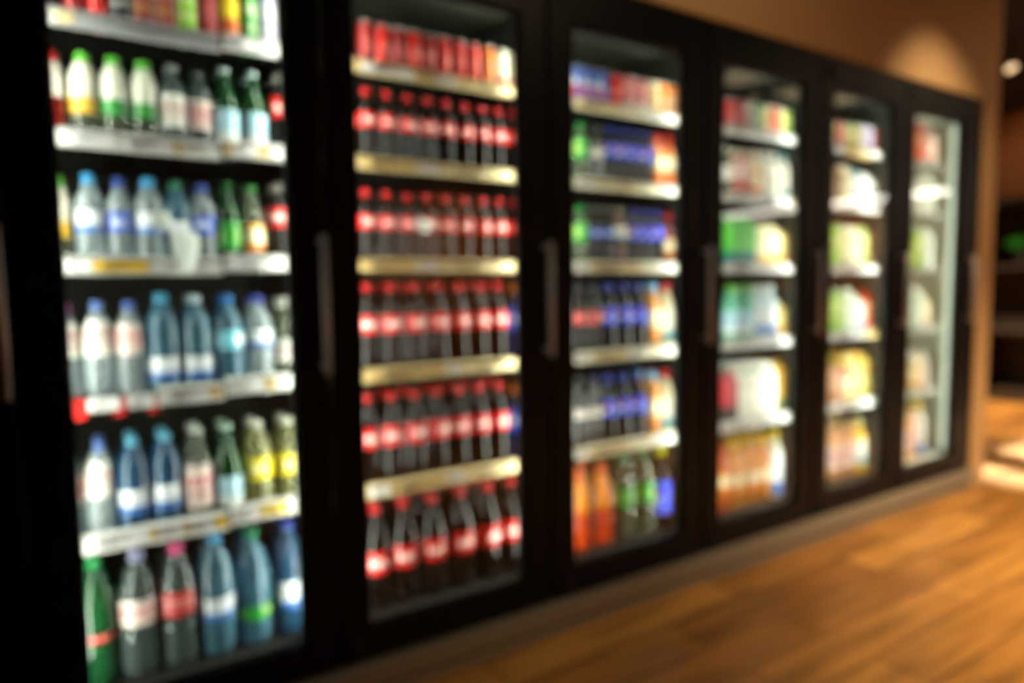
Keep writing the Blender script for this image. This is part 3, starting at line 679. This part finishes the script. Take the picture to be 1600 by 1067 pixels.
spot(5.2, -2.0, 2.98, 4.6, -.9, 0, 620, 65, label='ceiling spotlight over the far end of the aisle')
spot(7.3, 1.9, 2.98, 7.8, 1.0, 0, 1500, 75, label='ceiling spotlight over the floor beyond the wall end')
spot(6.2, .46, 2.985, 5.6, -.5, 1.2, 20, 60, label='pale ceiling spotlight just right of the tan wall end')
spot(4.6, -4.6, 2.98, 4.2, -5.9, 1.2, 400, 90, label='ceiling spotlight aimed at the wooden front wall')
spot(7.4, -3.8, 2.98, 8.9, -3.2, 1.2, 400, 90, label='ceiling spotlight aimed at the wooden right wall')

# two added unseen panels that throw bright bars on the floor beyond the wall
for (xa, xb, lab) in ((5.03, 5.40, 'added light panel casting the nearer bright bar on the floor'), (5.93, 6.90, 'added light panel casting the farther bright bar on the floor')):
    xm = (xa+xb)/2; w = xb-xa
    root = empty('added_beam_panel', (xm, -1.5, 3.19), lab, 'added light', 'added narrow beam panels')
    bm = bmesh.new(); box(bm, -w/2-.03, w/2+.03, -.9, .9, -.004, .009); link('added_panel_frame', bm, DK, root)
    bm = bmesh.new(); box(bm, -w/2, w/2, -.86, .86, -.010, -.0042); link('added_panel_face', bm, mat('added_panel_face', (255, 226, 180), .4, emit=1.5), root)
    ld = bpy.data.lights.new('added_panel_lamp', 'AREA'); ld.shape = 'RECTANGLE'; ld.size = w; ld.size_y = 1.5 if xa < 5.5 else 2.6; ld.energy = (85 if xa < 5.5 else 190)*w; ld.color = (.50, .58, 1.0); ld.spread = math.radians(5)
    lo = bpy.data.objects.new('added_panel_lamp', ld); COL.objects.link(lo); lo.parent = root; lo.location = (0, 0, -.02); lo.rotation_euler = (math.atan2(1.75, 3.17), 0, 0)

# linear pendant whose streak shows mirrored in the far glass doors
root = empty('linear_pendant_lamp', (7.9, -3.1, 2.3), 'long linear pendant lamp mirrored as a streak in far doors', 'pendant lamp')
bm = bmesh.new(); box(bm, -.05, .05, -1.5, 1.5, 0, .05, bev=.006); link('lamp_body', bm, DK, root)
bm = bmesh.new(); box(bm, -.045, .045, -1.48, 1.48, -.05, -.0005, bev=.006); link('diffuser', bm, mat('pendant_diffuser', (255, 246, 230), .4, emit=15), root)
bm = tube_bm([(0, -1.2, .05), (0, -1.2, .898)], .003, 6); tube_bm([(0, 1.2, .05), (0, 1.2, .898)], .003, 6, bm); link('cable', bm, DK, root)

# dark display cabinet at the far wall with a leafy plant in it
root = empty('dark_display_cabinet', (8.75, 1.0, 0), 'dark open display cabinet against far brown wall', 'cabinet')
bm = bmesh.new(); box(bm, -.24, .24, -1.6, 1.55, .001, .12); box(bm, .20, .24, -1.6, 1.55, .12, 2.2); box(bm, -.24, .20, -1.6, -1.55, .12, 2.2); box(bm, -.24, .20, 1.50, 1.55, .12, 2.2); box(bm, -.24, .2, -1.55, 1.5, 2.15, 2.2)
link('cabinet_body', bm, DK, root)
for zz in (.75, 1.45):
    bm = bmesh.new(); box(bm, -.24, .20, -1.55, 1.5, zz, zz+.03); link('shelf', bm, DK, root)
for yy in (-.55, .5):
    bm = bmesh.new(); box(bm, -.22, .20, yy, yy+.03, .12, .75); link('divider', bm, DK, root)
root = empty('potted_plant', (8.62, 1.20, 1.482), 'bright green leafy plant in the dark cabinet beyond wall end', 'plant')
link('pot', lathe_bm([(.05, 0), (.07, .10), (.075, .11), (.065, .11), (.06, .09)], 20), mat('dark_pot', (60, 50, 40), .6), root, True)
bm = bmesh.new()
for k in range(90):
    u = random.uniform(0, 2*PI); el = random.uniform(-.1, 1.4); R = .05+.11*random.random()
    c = Vector((R*math.cos(u)*math.cos(el), R*math.sin(u)*math.cos(el)*1.1, .19+R*math.sin(el)))
    dv = Vector((math.cos(u), math.sin(u), random.uniform(.1, .8))).normalized(); s = dv.orthogonal().normalized(); l = .055
    vs = [bm.verts.new(c-dv*l*.5), bm.verts.new(c+s*.018), bm.verts.new(c+dv*l*.6), bm.verts.new(c-s*.018)]
    bm.faces.new(vs)
tube_bm([(0, 0, .09), (.01, 0, .2)], .006, 6, bm)
link('leaves', bm, mat('plant_leaf', (44, 150, 22), .5), root)
spot(8.0, 2.1, 2.98, 8.62, 1.2, 1.62, 60, 24, (1, .9, .7), 'added unseen spotlight aimed at the green plant')  # added out-of-view spot that lights up the leaves

spot(7.6, 2.2, 2.98, 9.0, 1.0, 2.5, 30, 60, label='added spotlight aimed at the brown panel above dark cabinet')  # added out-of-view spot that brightens the far wall
# faint warm ambience of the shop
w = bpy.data.worlds.new('world'); sc.world = w; w.use_nodes = True
w.node_tree.nodes['Background'].inputs[0].default_value = (.9, .7, .5, 1); w.node_tree.nodes['Background'].inputs[1].default_value = .035
